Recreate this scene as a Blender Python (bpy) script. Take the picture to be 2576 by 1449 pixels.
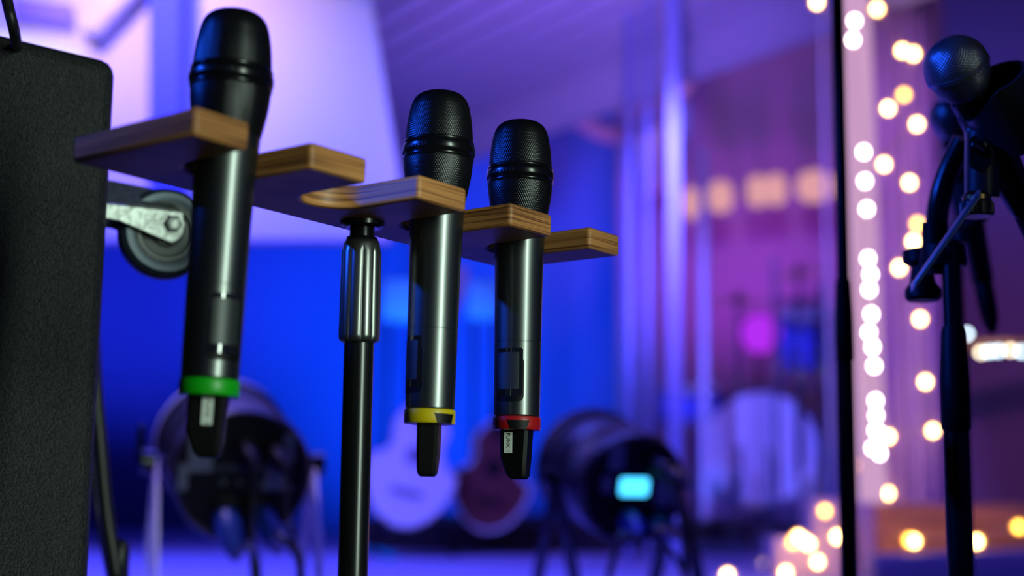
import bpy, math, random
from math import sin, cos, pi, radians as RAD
from mathutils import Vector as V, Matrix as MX

# ------------------------------------------------------------------ camera
for o in list(bpy.data.objects): bpy.data.objects.remove(o)
SC = bpy.context.scene
COL = SC.collection
F = 3578.0                                    # 50 mm on a 36 mm sensor, 2576 px wide
CAMP = V((0, 0, 1.20))
UPC = V((.012, -.99, .142)).normalized()      # world up seen in camera axes (x right, y down, z forward)
FWC = (V((0, 0, 1)) - UPC * UPC.z).normalized()
RTC = FWC.cross(UPC)
def c2w(v): v = V(v); return V((v.dot(RTC), v.dot(FWC), v.dot(UPC)))
def pix(u, v, d): return CAMP + c2w(((u - 1288) / F * d, (v - 724) / F * d, d))
def px(n, d): return n * d / F                # size in metres of n pixels at depth d
cd = bpy.data.cameras.new('camera'); cam = bpy.data.objects.new('camera', cd); COL.objects.link(cam)
ax, ay, az = c2w((1, 0, 0)), c2w((0, -1, 0)), c2w((0, 0, -1))
cam.matrix_world = MX(((ax.x, ay.x, az.x, CAMP.x), (ax.y, ay.y, az.y, CAMP.y), (ax.z, ay.z, az.z, CAMP.z), (0, 0, 0, 1)))
cd.sensor_width = 36; cd.lens = 50; cd.clip_start = .05; cd.clip_end = 60
cd.dof.use_dof = True; cd.dof.focus_distance = 1.02; cd.dof.aperture_fstop = 3.2
SC.camera = cam
vs = SC.view_settings
vs.view_transform = 'Standard'; vs.look = 'None'; vs.gamma = 1; vs.use_curve_mapping = False; vs.exposure = 0
SC.cycles.use_denoising = True
SC.cycles.sample_clamp_indirect = 4
SC.cycles.max_bounces = 5; SC.cycles.diffuse_bounces = 2; SC.cycles.glossy_bounces = 3
SC.cycles.caustics_reflective = False; SC.cycles.caustics_refractive = False

# ------------------------------------------------------------------ world and lights
w = bpy.data.worlds.new('world'); SC.world = w; w.use_nodes = True
w.node_tree.nodes['Background'].inputs[0].default_value = (.10, .08, .35, 1)
w.node_tree.nodes['Background'].inputs[1].default_value = .02
def aim(o, p, t):
    o.location = p; o.rotation_euler = (V(t) - V(p)).to_track_quat('-Z', 'Y').to_euler()
def area(name, p, t, sx, sy, col, power, spread=180):
    l = bpy.data.lights.new(name, 'AREA'); l.shape = 'RECTANGLE'; l.size = sx; l.size_y = sy
    l.color = col; l.energy = power; l.spread = RAD(spread)
    o = bpy.data.objects.new(name, l); COL.objects.link(o); aim(o, p, t); return o
def spot(name, p, t, col, power, ang, blend=.6, r=.06):
    l = bpy.data.lights.new(name, 'SPOT'); l.color = col; l.energy = power; l.spot_size = RAD(ang); l.spot_blend = blend
    l.shadow_soft_size = r
    o = bpy.data.objects.new(name, l); COL.objects.link(o); aim(o, p, t); return o
DECK = .95
MID = V((-.09, .93, 1.3))
LD = V((.643, -.766, 0))                      # towards the tall window behind the camera's right shoulder
WINP = MID + LD * 2.5; WINP.z = 1.75
area('window_daylight', MID + LD * 5.5 + V((0, 0, .75)), MID + V((0, 0, .3)), .58, 2.7, (.80, 1, .86), 275)   # daylight a few metres beyond the tall window
BLUE, VIOLET, PINK, MAG = (.006, .16, 1), (.33, .17, 1), (1, .60, .76), (.8, .08, 1)
spot('blue_stage_lamp', (-2.6, .50, 2.55), (.42, 1.15, 1.48), (.01, .09, 1), 380, 17, .45, .05)       # hung high on the hall's left
spot('blue_wall_fill', (-.42, 6.2, 1.2), pix(1100, 830, 9), BLUE, 580, 66, 1, .1)          # added source hidden behind the guitar, brightens the back wall
spot('blue_corner_fill', (-2.7, 5.5, 1.3), pix(390, 600, 9), (.045, .09, 1), 470, 46, 1, .1)  # added out of view to brighten the left of the back wall
spot('lavender_wall_lamp', (-.2, 3.0, 2.7), pix(895, 270, 5), (.13, .26, 1), 85, 36, 1, .1)
spot('pink_wall_lamp', (-1.45, 3.4, 3.3), pix(440, 0, 5), PINK, 120, 54, 1, .1)
spot('violet_ceiling_fill', (.25, 2.9, 1.0), pix(1450, 130, 6.2), VIOLET, 470, 46, 1, .1)  # added below view to light the ceiling, no fixture there
spot('violet_curtain_lamp', (.9, 3.0, 2.9), pix(2250, 600, 4.7), (.55, .2, 1), 88, 60, 1, .08)
spot('violet_leg_fill', (-.9, 1.9, 3.2), pix(610, 1330, 2.25), (.55, .42, 1), 120, 26, .8, .06)  # added overhead to brighten the left lamp's legs, no fixture there
spot('mauve_wall_fill', (1.0, 5.6, 3.7), pix(1950, 330, 8.6), (1, .5, .95), 70, 80, 1, .1)  # added above view to lift the right part of the back wall
area('blue_stage_wash', (-.3, 3.0, 3.9), (-.2, 4.7, .9), 2.8, 1.2, (.10, .10, 1), 235, 125)
spot('violet_guitar_fill', (-.9, 2.6, 3.3), pix(1080, 1200, 5.3), (.2, .12, 1), 105, 26, .8, .08)  # added spot without a fixture, lifts the guitars
spot('blue_drum_fill', (-.3, 3.4, 2.95), pix(1890, 1050, 6.3), (.13, .12, 1), 900, 28, 1, .08)  # added spot without a fixture, brightens the drums
spot('magenta_drum_lamp', (1.6, 7.6, 2.2), pix(1880, 620, 8.6), MAG, 34, 100, 1, .08)

# ------------------------------------------------------------------ materials
def lin(h):
    c = [int(h[i:i+2], 16) / 255 for i in (0, 2, 4)]
    return tuple(x / 12.92 if x <= .04045 else ((x + .055) / 1.055) ** 2.4 for x in c) + (1,)
def mat(name, col, rough=.5, metal=0, bump=0, bscale=300, stretch=(1, 1, 1), var=0, coat=0, emit=None, es=0, alpha=None, spec=.5):
    m = bpy.data.materials.new(name); m.use_nodes = True; nt = m.node_tree; b = nt.nodes['Principled BSDF']
    col = lin(col) if isinstance(col, str) else tuple(col) + (1,)
    b.inputs['Base Color'].default_value = col; b.inputs['Roughness'].default_value = rough; b.inputs['Metallic'].default_value = metal
    b.inputs['Coat Weight'].default_value = coat; b.inputs['Coat Roughness'].default_value = .12
    b.inputs['Specular IOR Level'].default_value = spec
    if emit: b.inputs['Emission Color'].default_value = tuple(emit) + (1,); b.inputs['Emission Strength'].default_value = es
    if bump or var:
        tc = nt.nodes.new('ShaderNodeTexCoord'); mp = nt.nodes.new('ShaderNodeMapping'); mp.inputs['Scale'].default_value = stretch
        n = nt.nodes.new('ShaderNodeTexNoise'); n.inputs['Scale'].default_value = bscale; n.inputs['Detail'].default_value = 3
        nt.links.new(tc.outputs['Object'], mp.inputs[0]); nt.links.new(mp.outputs[0], n.inputs['Vector'])
        if bump:
            bp = nt.nodes.new('ShaderNodeBump'); bp.inputs['Strength'].default_value = bump; bp.inputs['Distance'].default_value = .002
            nt.links.new(n.outputs[0], bp.inputs['Height']); nt.links.new(bp.outputs[0], b.inputs['Normal'])
        if var:
            r = nt.nodes.new('ShaderNodeValToRGB'); r.color_ramp.elements[0].position = .35; r.color_ramp.elements[1].position = .65
            r.color_ramp.elements[0].color = tuple(c * (1 - var) for c in col[:3]) + (1,); r.color_ramp.elements[1].color = tuple(min(1, c * (1 + var)) for c in col[:3]) + (1,)
            nt.links.new(n.outputs[0], r.inputs[0]); nt.links.new(r.outputs[0], b.inputs['Base Color'])
    return m
def emis(name, col, s):
    m = bpy.data.materials.new(name); m.use_nodes = True; nt = m.node_tree; nt.nodes.remove(nt.nodes['Principled BSDF'])
    e = nt.nodes.new('ShaderNodeEmission'); e.inputs[0].default_value = tuple(col) + (1,); e.inputs[1].default_value = s
    nt.links.new(e.outputs[0], nt.nodes['Material Output'].inputs[0]); return m
def plywood():
    m = mat('plywood', (.43, .23, .075), .5); nt = m.node_tree; b = nt.nodes['Principled BSDF']
    tc = nt.nodes.new('ShaderNodeTexCoord'); L = nt.links.new
    def noise(scale, st, det):
        mp = nt.nodes.new('ShaderNodeMapping'); mp.inputs['Scale'].default_value = st
        n = nt.nodes.new('ShaderNodeTexNoise'); n.inputs['Scale'].default_value = scale; n.inputs['Detail'].default_value = det
        L(tc.outputs['Object'], mp.inputs[0]); L(mp.outputs[0], n.inputs['Vector']); return n
    a = noise(1, (9, 9, 820), 2); c = noise(1, (5, 5, 330), 2)
    r = nt.nodes.new('ShaderNodeValToRGB'); e = r.color_ramp.elements
    e[0].position = .36; e[0].color = (.17, .06, .018, 1); e[1].position = .52; e[1].color = (.60, .26, .085, 1)
    L(a.outputs[0], r.inputs[0])
    r2 = nt.nodes.new('ShaderNodeValToRGB'); e = r2.color_ramp.elements
    e[0].position = .3; e[0].color = (.62, .55, .45, 1); e[1].position = .62; e[1].color = (1, 1, 1, 1)
    L(c.outputs[0], r2.inputs[0])
    mx = nt.nodes.new('ShaderNodeMix'); mx.data_type = 'RGBA'; mx.blend_type = 'MULTIPLY'; mx.inputs[0].default_value = 1
    L(r.outputs[0], mx.inputs[6]); L(r2.outputs[0], mx.inputs[7]); L(mx.outputs[2], b.inputs['Base Color'])
    bp = nt.nodes.new('ShaderNodeBump'); bp.inputs['Strength'].default_value = .25; bp.inputs['Distance'].default_value = .0005
    L(a.outputs[0], bp.inputs['Height']); L(bp.outputs[0], b.inputs['Normal'])
    return m
def acrylic(name, tint, gl):
    m = bpy.data.materials.new(name); m.use_nodes = True; nt = m.node_tree; nt.nodes.remove(nt.nodes['Principled BSDF'])
    t = nt.nodes.new('ShaderNodeBsdfTransparent'); t.inputs[0].default_value = tint + (1,)
    g = nt.nodes.new('ShaderNodeBsdfGlossy'); g.inputs['Roughness'].default_value = .06
    x = nt.nodes.new('ShaderNodeMixShader'); x.inputs[0].default_value = gl
    nt.links.new(t.outputs[0], x.inputs[1]); nt.links.new(g.outputs[0], x.inputs[2]); nt.links.new(x.outputs[0], nt.nodes['Material Output'].inputs[0]); return m
PLY = plywood()
HANDLE = mat('satin graphite metal', (.11, .118, .115), .34, .95, bump=.03, bscale=2600, coat=.2)
GRILLE = mat('black grille mesh', (.006, .006, .007), .30, .3)
BAND = mat('glossy black band', (.005, .005, .006), .24, .3)
BLK = mat('matt black plastic', (.003, .003, .0035), .5, spec=.18)
BLKS = mat('satin black metal', (.005, .005, .006), .25, .3)
TUBE = mat('black lacquered steel', (.03, .031, .031), .27, .85)
WINDOW = mat('dark clear cover', (.01, .01, .012), .08, 0, coat=1)
BATT = mat('grey battery body', (.05, .055, .055), .45, .6)
PAPER = mat('white label tape', (.72, .76, .70), .6)
INK = mat('black ink', (.01, .01, .01), .6)
GREEN, YELLOW, RED = mat('green plastic', (.004, .36, .006), .4), mat('yellow plastic', (.55, .40, .0), .4), mat('red plastic', (.42, .006, .006), .4)
BOXM = mat('textured black cabinet paint', (.0066, .0078, .0074), .5, 0, bump=1.0, bscale=560, var=.75)
ZINC = mat('zinc plated steel', (.25, .265, .25), .42, .85, bump=.35, bscale=160, var=.18)
RUBBER = mat('black rubber', (.015, .02, .03), .5)
WHEELB = mat('blue grey tyre side', (.05, .09, .14), .45)
CHROME = mat('chrome', (.75, .76, .8), .14, 1)
PALE = mat('pale wall paint', (.72, .70, .72), .8)
DWALL = mat('blue light wall tint', (.10, .15, .55), .85)  # blue stage light worked into the wall's base colour
DECKM = mat('violet light tinted boards', (.34, .32, .58), .6, var=.12, bscale=3, stretch=(1, 12, 1))  # violet stage light partly carried by the board colour
DARK = mat('dark carpet', (.02, .02, .025), .9, bump=.4, bscale=200)
WHITE = mat('white lacquer', (.8, .78, .76), .45)
SILV = mat('grey wire mesh', (.30, .30, .31), .42, .7)
CABLE = mat('black rubber cable', (.012, .012, .013), .4)
BLUEPL = mat('blue plug shell', (.02, .06, .35), .4)

# ------------------------------------------------------------------ geometry helpers: each returns (verts, faces)
def box(c, s, R=None):
    c = V(c); vs = []
    for z in (-1, 1):
        for y in (-1, 1):
            for x in (-1, 1):
                p = V((x * s[0] / 2, y * s[1] / 2, z * s[2] / 2)); vs.append(c + (R @ p if R else p))
    return vs, [(0, 2, 3, 1), (4, 5, 7, 6), (0, 1, 5, 4), (2, 6, 7, 3), (0, 4, 6, 2), (1, 3, 7, 5)]
def frame(d, up=(0, 0, 1)):
    d = V(d).normalized(); up = V(up)
    if abs(d.dot(up)) > .99: up = V((0, 1, 0))
    x = up.cross(d).normalized(); return x, d.cross(x), d
def tube(path, r, n=12, cap=True):
    path = [V(p) for p in path]; vs, fs = [], []
    rr = r if isinstance(r, (list, tuple)) else [r] * len(path)
    t0 = (path[1] - path[0]).normalized(); x, y, _ = frame(t0)
    for i, p in enumerate(path):
        t = (path[min(i + 1, len(path) - 1)] - path[max(i - 1, 0)])
        if t.length > 1e-9:
            t.normalize(); x = (x - t * x.dot(t)).normalized(); y = t.cross(x)
        vs += [p + (x * cos(2 * pi * k / n) + y * sin(2 * pi * k / n)) * rr[i] for k in range(n)]
    for i in range(len(path) - 1):
        for k in range(n):
            a, b = i * n + k, i * n + (k + 1) % n; fs.append((a, b, b + n, a + n))
    if cap: fs.append(tuple(range(n - 1, -1, -1))); fs.append(tuple(range(len(vs) - n, len(vs))))
    return vs, fs
def bez(pts, n=12):
    out = []; P = [V(p) for p in pts]; P = [P[0] * 2 - P[1]] + P + [P[-1] * 2 - P[-2]]
    for i in range(1, len(P) - 2):
        for k in range(n):
            t = k / n; a, b, c, d = P[i-1], P[i], P[i+1], P[i+2]
            out.append(.5 * ((2 * b) + (c - a) * t + (2 * a - 5 * b + 4 * c - d) * t * t + (3 * b - a - 3 * c + d) * t ** 3))
    return out + [P[-2]]
def lathe(prof, n=32, o=(0, 0, 0), d=(0, 0, 1), rfun=None, ring=False):
    """prof: (along axis, radius)"""
    o = V(o); x, y, z = frame(d); vs, fs = [], []
    for h, r in prof:
        for k in range(n):
            a = 2 * pi * k / n; q = rfun(a, h, r) if rfun else r
            vs.append(o + z * h + (x * cos(a) + y * sin(a)) * q)
    for i in range(len(prof) - 1):
        for k in range(n):
            a, b = i * n + k, i * n + (k + 1) % n; fs.append((a, b, b + n, a + n))
    if ring:
        b0 = (len(prof) - 1) * n
        return vs, fs + [(b0 + k, b0 + (k + 1) % n, (k + 1) % n, k) for k in range(n)]
    if prof[0][1] > 1e-6: fs.append(tuple(range(n - 1, -1, -1)))
    if prof[-1][1] > 1e-6: fs.append(tuple(range(len(vs) - n, len(vs))))
    return vs, fs
def ball(c, r, n=16, m=10, s=(1, 1, 1)):
    pr = [(-cos(pi * i / m) * r, max(sin(pi * i / m) * r, 1e-7)) for i in range(m + 1)]
    vs, fs = lathe(pr, n); return [V((p.x * s[0], p.y * s[1], p.z * s[2])) + V(c) for p in vs], fs
def prism(outline, o, X, Y, N):
    """outline in plane (X,Y) at o, extruded by vector N"""
    o, X, Y, N = V(o), V(X), V(Y), V(N); n = len(outline)
    a = [o + X * p[0] + Y * p[1] for p in outline]; vs = a + [p + N for p in a]
    fs = [tuple(range(n - 1, -1, -1)), tuple(range(n, 2 * n))] + [(k, (k + 1) % n, (k + 1) % n + n, k + n) for k in range(n)]
    return vs, fs
def loft(rings):
    n = len(rings[0]); vs = [V(p) for r in rings for p in r]; fs = []
    for i in range(len(rings) - 1):
        for k in range(n):
            a, b = i * n + k, i * n + (k + 1) % n; fs.append((a, b, b + n, a + n))
    fs.append(tuple(range(n - 1, -1, -1))); fs.append(tuple(range(len(vs) - n, len(vs)))); return vs, fs
def hull(pts, th, away):
    """flat polygon of world points given thickness along away"""
    n = len(pts); a = [V(p) for p in pts]; vs = a + [p + V(away).normalized() * th for p in a]
    return vs, [tuple(range(n - 1, -1, -1)), tuple(range(n, 2 * n))] + [(k, (k + 1) % n, (k + 1) % n + n, k + n) for k in range(n)]
def join(*g):
    vs, fs = [], []
    for a, b in g:
        k = len(vs); vs += a; fs += [tuple(i + k for i in f) for f in b]
    return vs, fs
def rrect(w, h, r, n=5):
    out = []
    for cx, cy, a0 in ((w/2-r, h/2-r, 0), (-w/2+r, h/2-r, 90), (-w/2+r, -h/2+r, 180), (w/2-r, -h/2+r, 270)):
        out += [(cx + r * cos(RAD(a0 + 90 * k / n)), cy + r * sin(RAD(a0 + 90 * k / n))) for k in range(n + 1)]
    return out

WORLD = {}
def thing(name, label, cat, loc=(0, 0, 0), group=None, mw=None):
    o = bpy.data.objects.new(name, None); COL.objects.link(o); o.empty_display_size = .05
    m = mw if mw is not None else MX.Translation(V(loc)); o.matrix_world = m; WORLD[o] = m.copy()
    o['label'] = label; o['category'] = cat
    if group: o['group'] = group
    return o
def mesh(name, g, m, ang=38):
    me = bpy.data.meshes.new(name); me.from_pydata([tuple(v) for v in g[0]], [], g[1])
    me.materials.append(m); me.polygons.foreach_set('use_smooth', [True] * len(me.polygons))
    me.set_sharp_from_angle(angle=RAD(ang)); me.update(); return me
def fixn(me):
    import bmesh
    b = bmesh.new(); b.from_mesh(me); bmesh.ops.recalc_face_normals(b, faces=b.faces); b.to_mesh(me); b.free()
def obj(name, g, m, parent=None, local=False, bevel=0, ang=38, fix=True):
    if parent is not None and not local:
        inv = WORLD[parent].inverted(); g = ([inv @ V(v) for v in g[0]], g[1])
    base = None
    if parent is None:
        xs = [v[0] for v in g[0]]; ys = [v[1] for v in g[0]]; zs = [v[2] for v in g[0]]
        base = V(((min(xs) + max(xs)) / 2, (min(ys) + max(ys)) / 2, min(zs))); g = ([V(v) - base for v in g[0]], g[1])
    me = mesh(name, g, m, ang)
    if fix: fixn(me); me.set_sharp_from_angle(angle=RAD(ang))
    o = bpy.data.objects.new(name, me); COL.objects.link(o)
    if parent is not None: o.parent = parent; WORLD[o] = WORLD[parent]
    else: o.location = base; WORLD[o] = MX.Translation(base)
    if bevel:
        b = o.modifiers.new('bevel', 'BEVEL'); b.width = bevel; b.segments = 3; b.limit_method = 'ANGLE'; b.angle_limit = RAD(40)
    return o
def tag(o, label, cat, group=None):
    o['label'] = label; o['category'] = cat
    if group: o['group'] = group
    return o
def struct(o): o['kind'] = 'structure'; return o
def text(s, size, m, name, parent, mw):
    c = bpy.data.curves.new(name, 'FONT'); c.body = s; c.size = size; c.extrude = .00006; c.align_x = 'CENTER'; c.align_y = 'CENTER'
    t = bpy.data.objects.new('tmp', c); COL.objects.link(t); bpy.context.view_layer.update()
    me = bpy.data.meshes.new_from_object(t.evaluated_get(bpy.context.evaluated_depsgraph_get())); me.name = name
    bpy.data.objects.remove(t); me.materials.clear(); me.materials.append(m); me.transform(mw)
    o = bpy.data.objects.new(name, me); COL.objects.link(o); o.parent = parent; WORLD[o] = WORLD[parent]; return o

# ------------------------------------------------------------------ the setting
UPV = V((0, 0, 1))
struct(obj('floor', box((0, 2.5, -.05), (16, 16, .1)), mat('hall floor', (.025, .022, .028), .6, var=.2, bscale=4)))
deck = struct(obj('floor_stage', box((0, 6.2, DECK - .08), (12, 8.6, .16)), DECKM))
struct(obj('wall_back', box((0, 8.95, 2.4), (16, .2, 4.8)), DWALL))
struct(obj('wall_back_right', box((pix(1560, 700, 8.6).x + 2.2, 8.76, 2.4), (4.4, .14, 4.8)), mat('mauve light wall tint', (.42, .28, .5), .85)))  # separate wall piece, with the mauve glow put into its colour
# wall behind the camera's right shoulder with its tall window
wt = V((.766, .643, 0))
def wallbox(s0, s1, z0, z1, th=.14, off=0.0):
    c = V((WINP.x, WINP.y, 0)) + wt * (s0 + s1) / 2 + LD * (th / 2 + off); c.z = (z0 + z1) / 2
    R = MX(((wt.x, LD.x, 0), (wt.y, LD.y, 0), (0, 0, 1)))
    return box(c, (s1 - s0, th, z1 - z0), R)
struct(obj('wall_rear', join(wallbox(-6, -.18, 0, 4), wallbox(.18, 6, 0, 4), wallbox(-.18, .18, 0, .8), wallbox(-.18, .18, 2.8, 4)), DWALL))
wn = struct(obj('window_1', join(wallbox(-.18, -.15, .8, 2.8, .06), wallbox(.15, .18, .8, 2.8, .06), wallbox(-.15, .15, .8, .84, .06), wallbox(-.15, .15, 2.76, 2.8, .06)), WHITE))
obj('pane', wallbox(-.15, .15, .84, 2.76, .006, .03), acrylic('window glass', (.98, 1, .98), .03), wn)
# bright wall at the left with leaning right edge, column, ceiling beam
FWD = V((0, 1, 0))
P = lambda pts, d: [pix(u, v, d) for u, v in pts]
wl = struct(obj('wall_left', hull(P([(-2200, -900), (790, -900), (1004, 450), (975, 600), (-2200, 610)], 5.0), .1, FWD), PALE))
struct(obj('trim_1', hull(P([(374, -900), (454, -900), (454, 615), (374, 615)], 4.85), .12, FWD), mat('blue light column tint', (.07, .11, .72), .7)))  # blue light falling on the column is put into its colour
struct(obj('trim_2', tube([pix(228, 78, 4.95), pix(420, -130, 4.95)], .05, 8), WHITE))
struct(obj('trim_3', hull(P([(30, -10), (180, 12), (182, 62), (30, 40)], 4.96), .05, FWD), mat('blue wall panel', (.30, .24, .72), .7)))
# slatted ceiling: boards running away to the left
CZ = 3.05
def hitz(u, v, z): d = pix(u, v, 1) - CAMP; return CAMP + d * ((z - CAMP.z) / d.z)
e0, e1 = hitz(1120, 325, CZ), hitz(1960, -20, CZ); g = (e0 - e1); g.z = 0; g.normalize(); nrm = V((-g.y, g.x, 0))
if nrm.dot(V((-1, -1, 0))) < 0: nrm = -nrm
L1 = (e0 - e1).length; e1 = e1 - g * 1.5
ceil = struct(obj('ceiling', hull([e1, e0 + g * 1.4, e0 + g * 1.4 + nrm * 1.9, e1 + nrm * 1.9], .08, UPV), mat('ceiling backing', (.25, .24, .28), .9)))
SLAT = mat('painted ceiling board', (.58, .55, .6), .7)
R3 = MX(((g.x, nrm.x, 0), (g.y, nrm.y, 0), (0, 0, 1)))
for k in range(13):
    c = (e1 + e0 + g * 1.4) / 2 + nrm * (.07 + .145 * k); c.z = CZ - .012
    obj('ceiling_board', box(c, (L1 + 2.9, .115, .024), R3), SLAT, ceil)
c = (e1 + e0 + g * 1.4) / 2 - nrm * .05; c.z = CZ - .06
struct(obj('trim_4', box(c, (L1 + 2.9, .1, .24), R3), PALE))

# ------------------------------------------------------------------ microphone rack
BR = MX(((0.61745068, -0.02375413, -0.78625085), (0.14264195, 0.98635358, 0.08221854), (0.77356831, -0.16291825, 0.61241303)))
BT = V((-0.17035541, -0.09836761, 0.76689554))
bx_, bz_, bu_ = c2w(BR @ V((1, 0, 0))), c2w(BR @ V((0, 0, 1))), c2w(BR @ V((0, -1, 0)))
def bw(x, back, up): return CAMP + c2w(BT) + bx_ * x + bz_ * back + bu_ * up     # board frame -> world
o_ = bw(0, 0, 0)
BM = MX(((bx_.x, bz_.x, bu_.x, o_.x), (bx_.y, bz_.y, bu_.y, o_.y), (bx_.z, bz_.z, bu_.z, o_.z), (0, 0, 0, 1)))
TH, DEP, LEN = .0161, .111, .4343
slots = [(.0388, .0857), (.1333, .1802), (.2278, .2747), (.3228, .3692)]
LEN = .3692 + .0398
ZC = .0485
out = [(0, DEP), (0, 0)]
for a, b in slots:
    out.append((a, 0)); c, r = (a + b) / 2, (b - a) / 2
    out += [(c - r * cos(pi * k / 20), ZC + r * sin(pi * k / 20)) for k in range(21)]; out.append((b, 0))
out += [(LEN, 0), (LEN, DEP)]
rack = thing('microphone_rack', 'slotted plywood microphone rack board with five prongs on a black stand', 'rack', mw=BM)
obj('board', prism(out, (0, 0, -TH), (1, 0, 0), (0, 1, 0), (0, 0, TH)), PLY, rack, local=True, bevel=.0026)
FLX, FLZ = .2135, .0815
obj('mount_flange', lathe([(-.0205, .011), (-.0205, .0125), (-.0190, .0150), (-TH, .0153)], 32, (FLX, FLZ, 0)), BLKS, rack, local=True)

# stand carrying the rack
top = bw(FLX, FLZ, -.0205)
st = thing('microphone_stand', 'black fluted-grip stand pole carrying the wooden microphone rack', 'stand', (top.x, top.y, 0))
def lobes(n, amp):
    def f(a, h, r):
        t = ((a + .12) * n / (2 * pi)) % 1 * 2 - 1
        return r * (1 - amp * (1 - math.sqrt(max(0, 1 - t * t * .98)))) if r > .0130 else r
    return f
zt = top.z
ax_ = lambda z, r: (z - zt, r)
obj('neck', lathe([(0, .0085), (-.006, .0085), (-.0065, .0105), (-.010, .0115)], 24, top), BLKS, st)
zg0, zg1 = -.0085, -.0785
gp = [(zg0, .0112), (zg0 - .003, .0125), (zg0 - .006, .0129), (zg0 - .009, .0137), (zg1 + .004, .0141), (zg1 + .001, .0137), (zg1, .0122), (zg1 - .001, .0105)]
obj('grip', lathe(gp, 240, top, rfun=lobes(10, .12)), mat('fluted black lacquer', (.16, .165, .16), .34, .9), st, ang=75)
obj('upper_tube', lathe([(zg1, .0101), (-.55, .0101)], 32, top), TUBE, st)
obj('clutch', lathe([(-.53, .012), (-.54, .016), (-.62, .017), (-.63, .013)], 24, top), BLK, st)
obj('lower_tube', lathe([(-.62, .0125), (-zt + .03, .0125)], 24, top), TUBE, st)
obj('base', lathe([(0, .13), (.012, .13), (.022, .115), (.032, .03), (.05, .02)], 48, (top.x, top.y, 0)), BLK, st)

# ------------------------------------------------------------------ wireless microphones (mm along the axis from the top of the head)
HS = .267
def prof(pts): return [((HS - s / 1000), r / 1000) for s, r in pts]
def dense(pts, step):
    P2 = bez([(p[0], p[1], 0) for p in pts], 30); acc = [P2[0]]; outp = [P2[0]]; d = 0
    for a, b in zip(P2, P2[1:]):
        L = (b - a).length; d += L
        if d >= step: outp.append(b); d = 0
    if (outp[-1] - P2[-1]).length > 1e-6: outp.append(P2[-1])
    return outp
def weave(pts, step, N, n, amp):
    D = dense(pts, step); vs, fs = [], []
    for i, p in enumerate(D):
        q = D[min(i + 1, len(D) - 1)] - D[max(i - 1, 0)]; q.normalize(); nr = V((-q.y, q.x, 0))
        if nr.y < 0: nr = -nr
        fade = min(1, p.y / 6)
        for k in range(n):
            a = 2 * pi * k / n
            h = amp * fade * (cos(N * a + .9 * sin(a) * 4) * cos(pi * i / 2.0))
            s, r = p.x + nr.x * h, max(p.y + nr.y * h, 1e-4)
            vs.append(V((cos(a) * r / 1000, sin(a) * r / 1000, HS - s / 1000)))
    for i in range(len(D) - 1):
        for k in range(n):
            a, b = i * n + k, i * n + (k + 1) % n; fs.append((a, a + n, b + n, b))
    return vs, fs
g_up = mesh('grille_top', weave([(0, .2), (.15, 4), (.8, 9.5), (2.4, 14), (5.5, 17.6), (10, 19.8), (16, 21.2), (24, 22.4), (36.5, 23.5)], .62, 84, 336, .42), GRILLE, 180)
g_lo = mesh('grille_base', weave([(49.5, 23.7), (56, 23.3), (64, 22.2), (72, 20.6), (78.5, 19.2)], .62, 84, 336, .42), GRILLE, 180)
band = [(36, 23.2), (36.5, 24.3), (37.4, 24.6), (38.3, 24.4), (38.9, 24.0), (39.4, 24.8), (41, 25.25), (43.5, 25.35), (45.8, 25.0), (46.4, 24.4), (46.9, 24.2), (47.6, 24.6), (48.8, 24.5), (49.8, 23.5)]
hand = [(77.5, 18.9), (78.2, 19.5), (80, 19.6), (86, 19.0), (100, 18.3), (130, 17.6), (167.6, 17.2), (167.8, 16.95), (168.3, 16.95), (168.5, 17.2), (195, 16.95), (221.3, 16.7), (221.9, 16.2), (222.4, 16.0)]
ringp = [(222.2, 15.5), (222.4, 17.1), (222.8, 17.35), (231.2, 17.35), (231.7, 17.0), (231.9, 14)]
def cpatch(r, a0, a1, s0, s1, cr, n=24, trap=0, th=.25):
    """curved patch standing proud of the barrel; a in degrees, s and r in mm"""
    vs, fs = [], []
    wmm = r * RAD(a1 - a0)
    for i in range(n + 1):
        t = i / n; x = t * wmm; e = min(x, wmm - x)
        ins = cr - math.sqrt(max(cr * cr - (cr - e) ** 2, 0)) if e < cr else 0
        sl = max(0, 1 - e / trap) * (s1 - s0) if trap else 0
        a = RAD(a0 + (a1 - a0) * t)
        for s, q in ((s0 + ins, r - .3), (s0 + ins, r + th), (s1 - ins - sl, r + th), (s1 - ins - sl, r - .3)):
            vs.append(V((cos(a) * q / 1000, sin(a) * q / 1000, HS - s / 1000)))
    for i in range(n):
        for k in range(3): fs.append((i*4+k, i*4+k+1, i*4+k+5, i*4+k+4))
    return vs, fs
def antenna():
    def ring(s, x0, x1, y0, y1, c):
        pts = [(x0, y0 + c), (x0 + c, y0), (x1 - c, y0), (x1, y0 + c), (x1, y1 - c), (x1 - c, y1), (x0 + c, y1), (x0, y1 - c)]
        return [(x / 1000, y / 1000, HS - s / 1000) for x, y in pts]
    return loft([ring(231, -11, 11, -7.2, 7.2, 2.2), ring(233, -11, 11, -7.2, 7.2, 2.2), ring(252, -10.6, 10, -7, 7, 2.2), ring(263.5, -6.2, 9.2, -6.4, 6.4, 2), ring(265.2, -4.6, 8.8, -6, 6, 2), ring(267, -2.8, 7.4, -4.6, 4.6, 1.5)])
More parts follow.
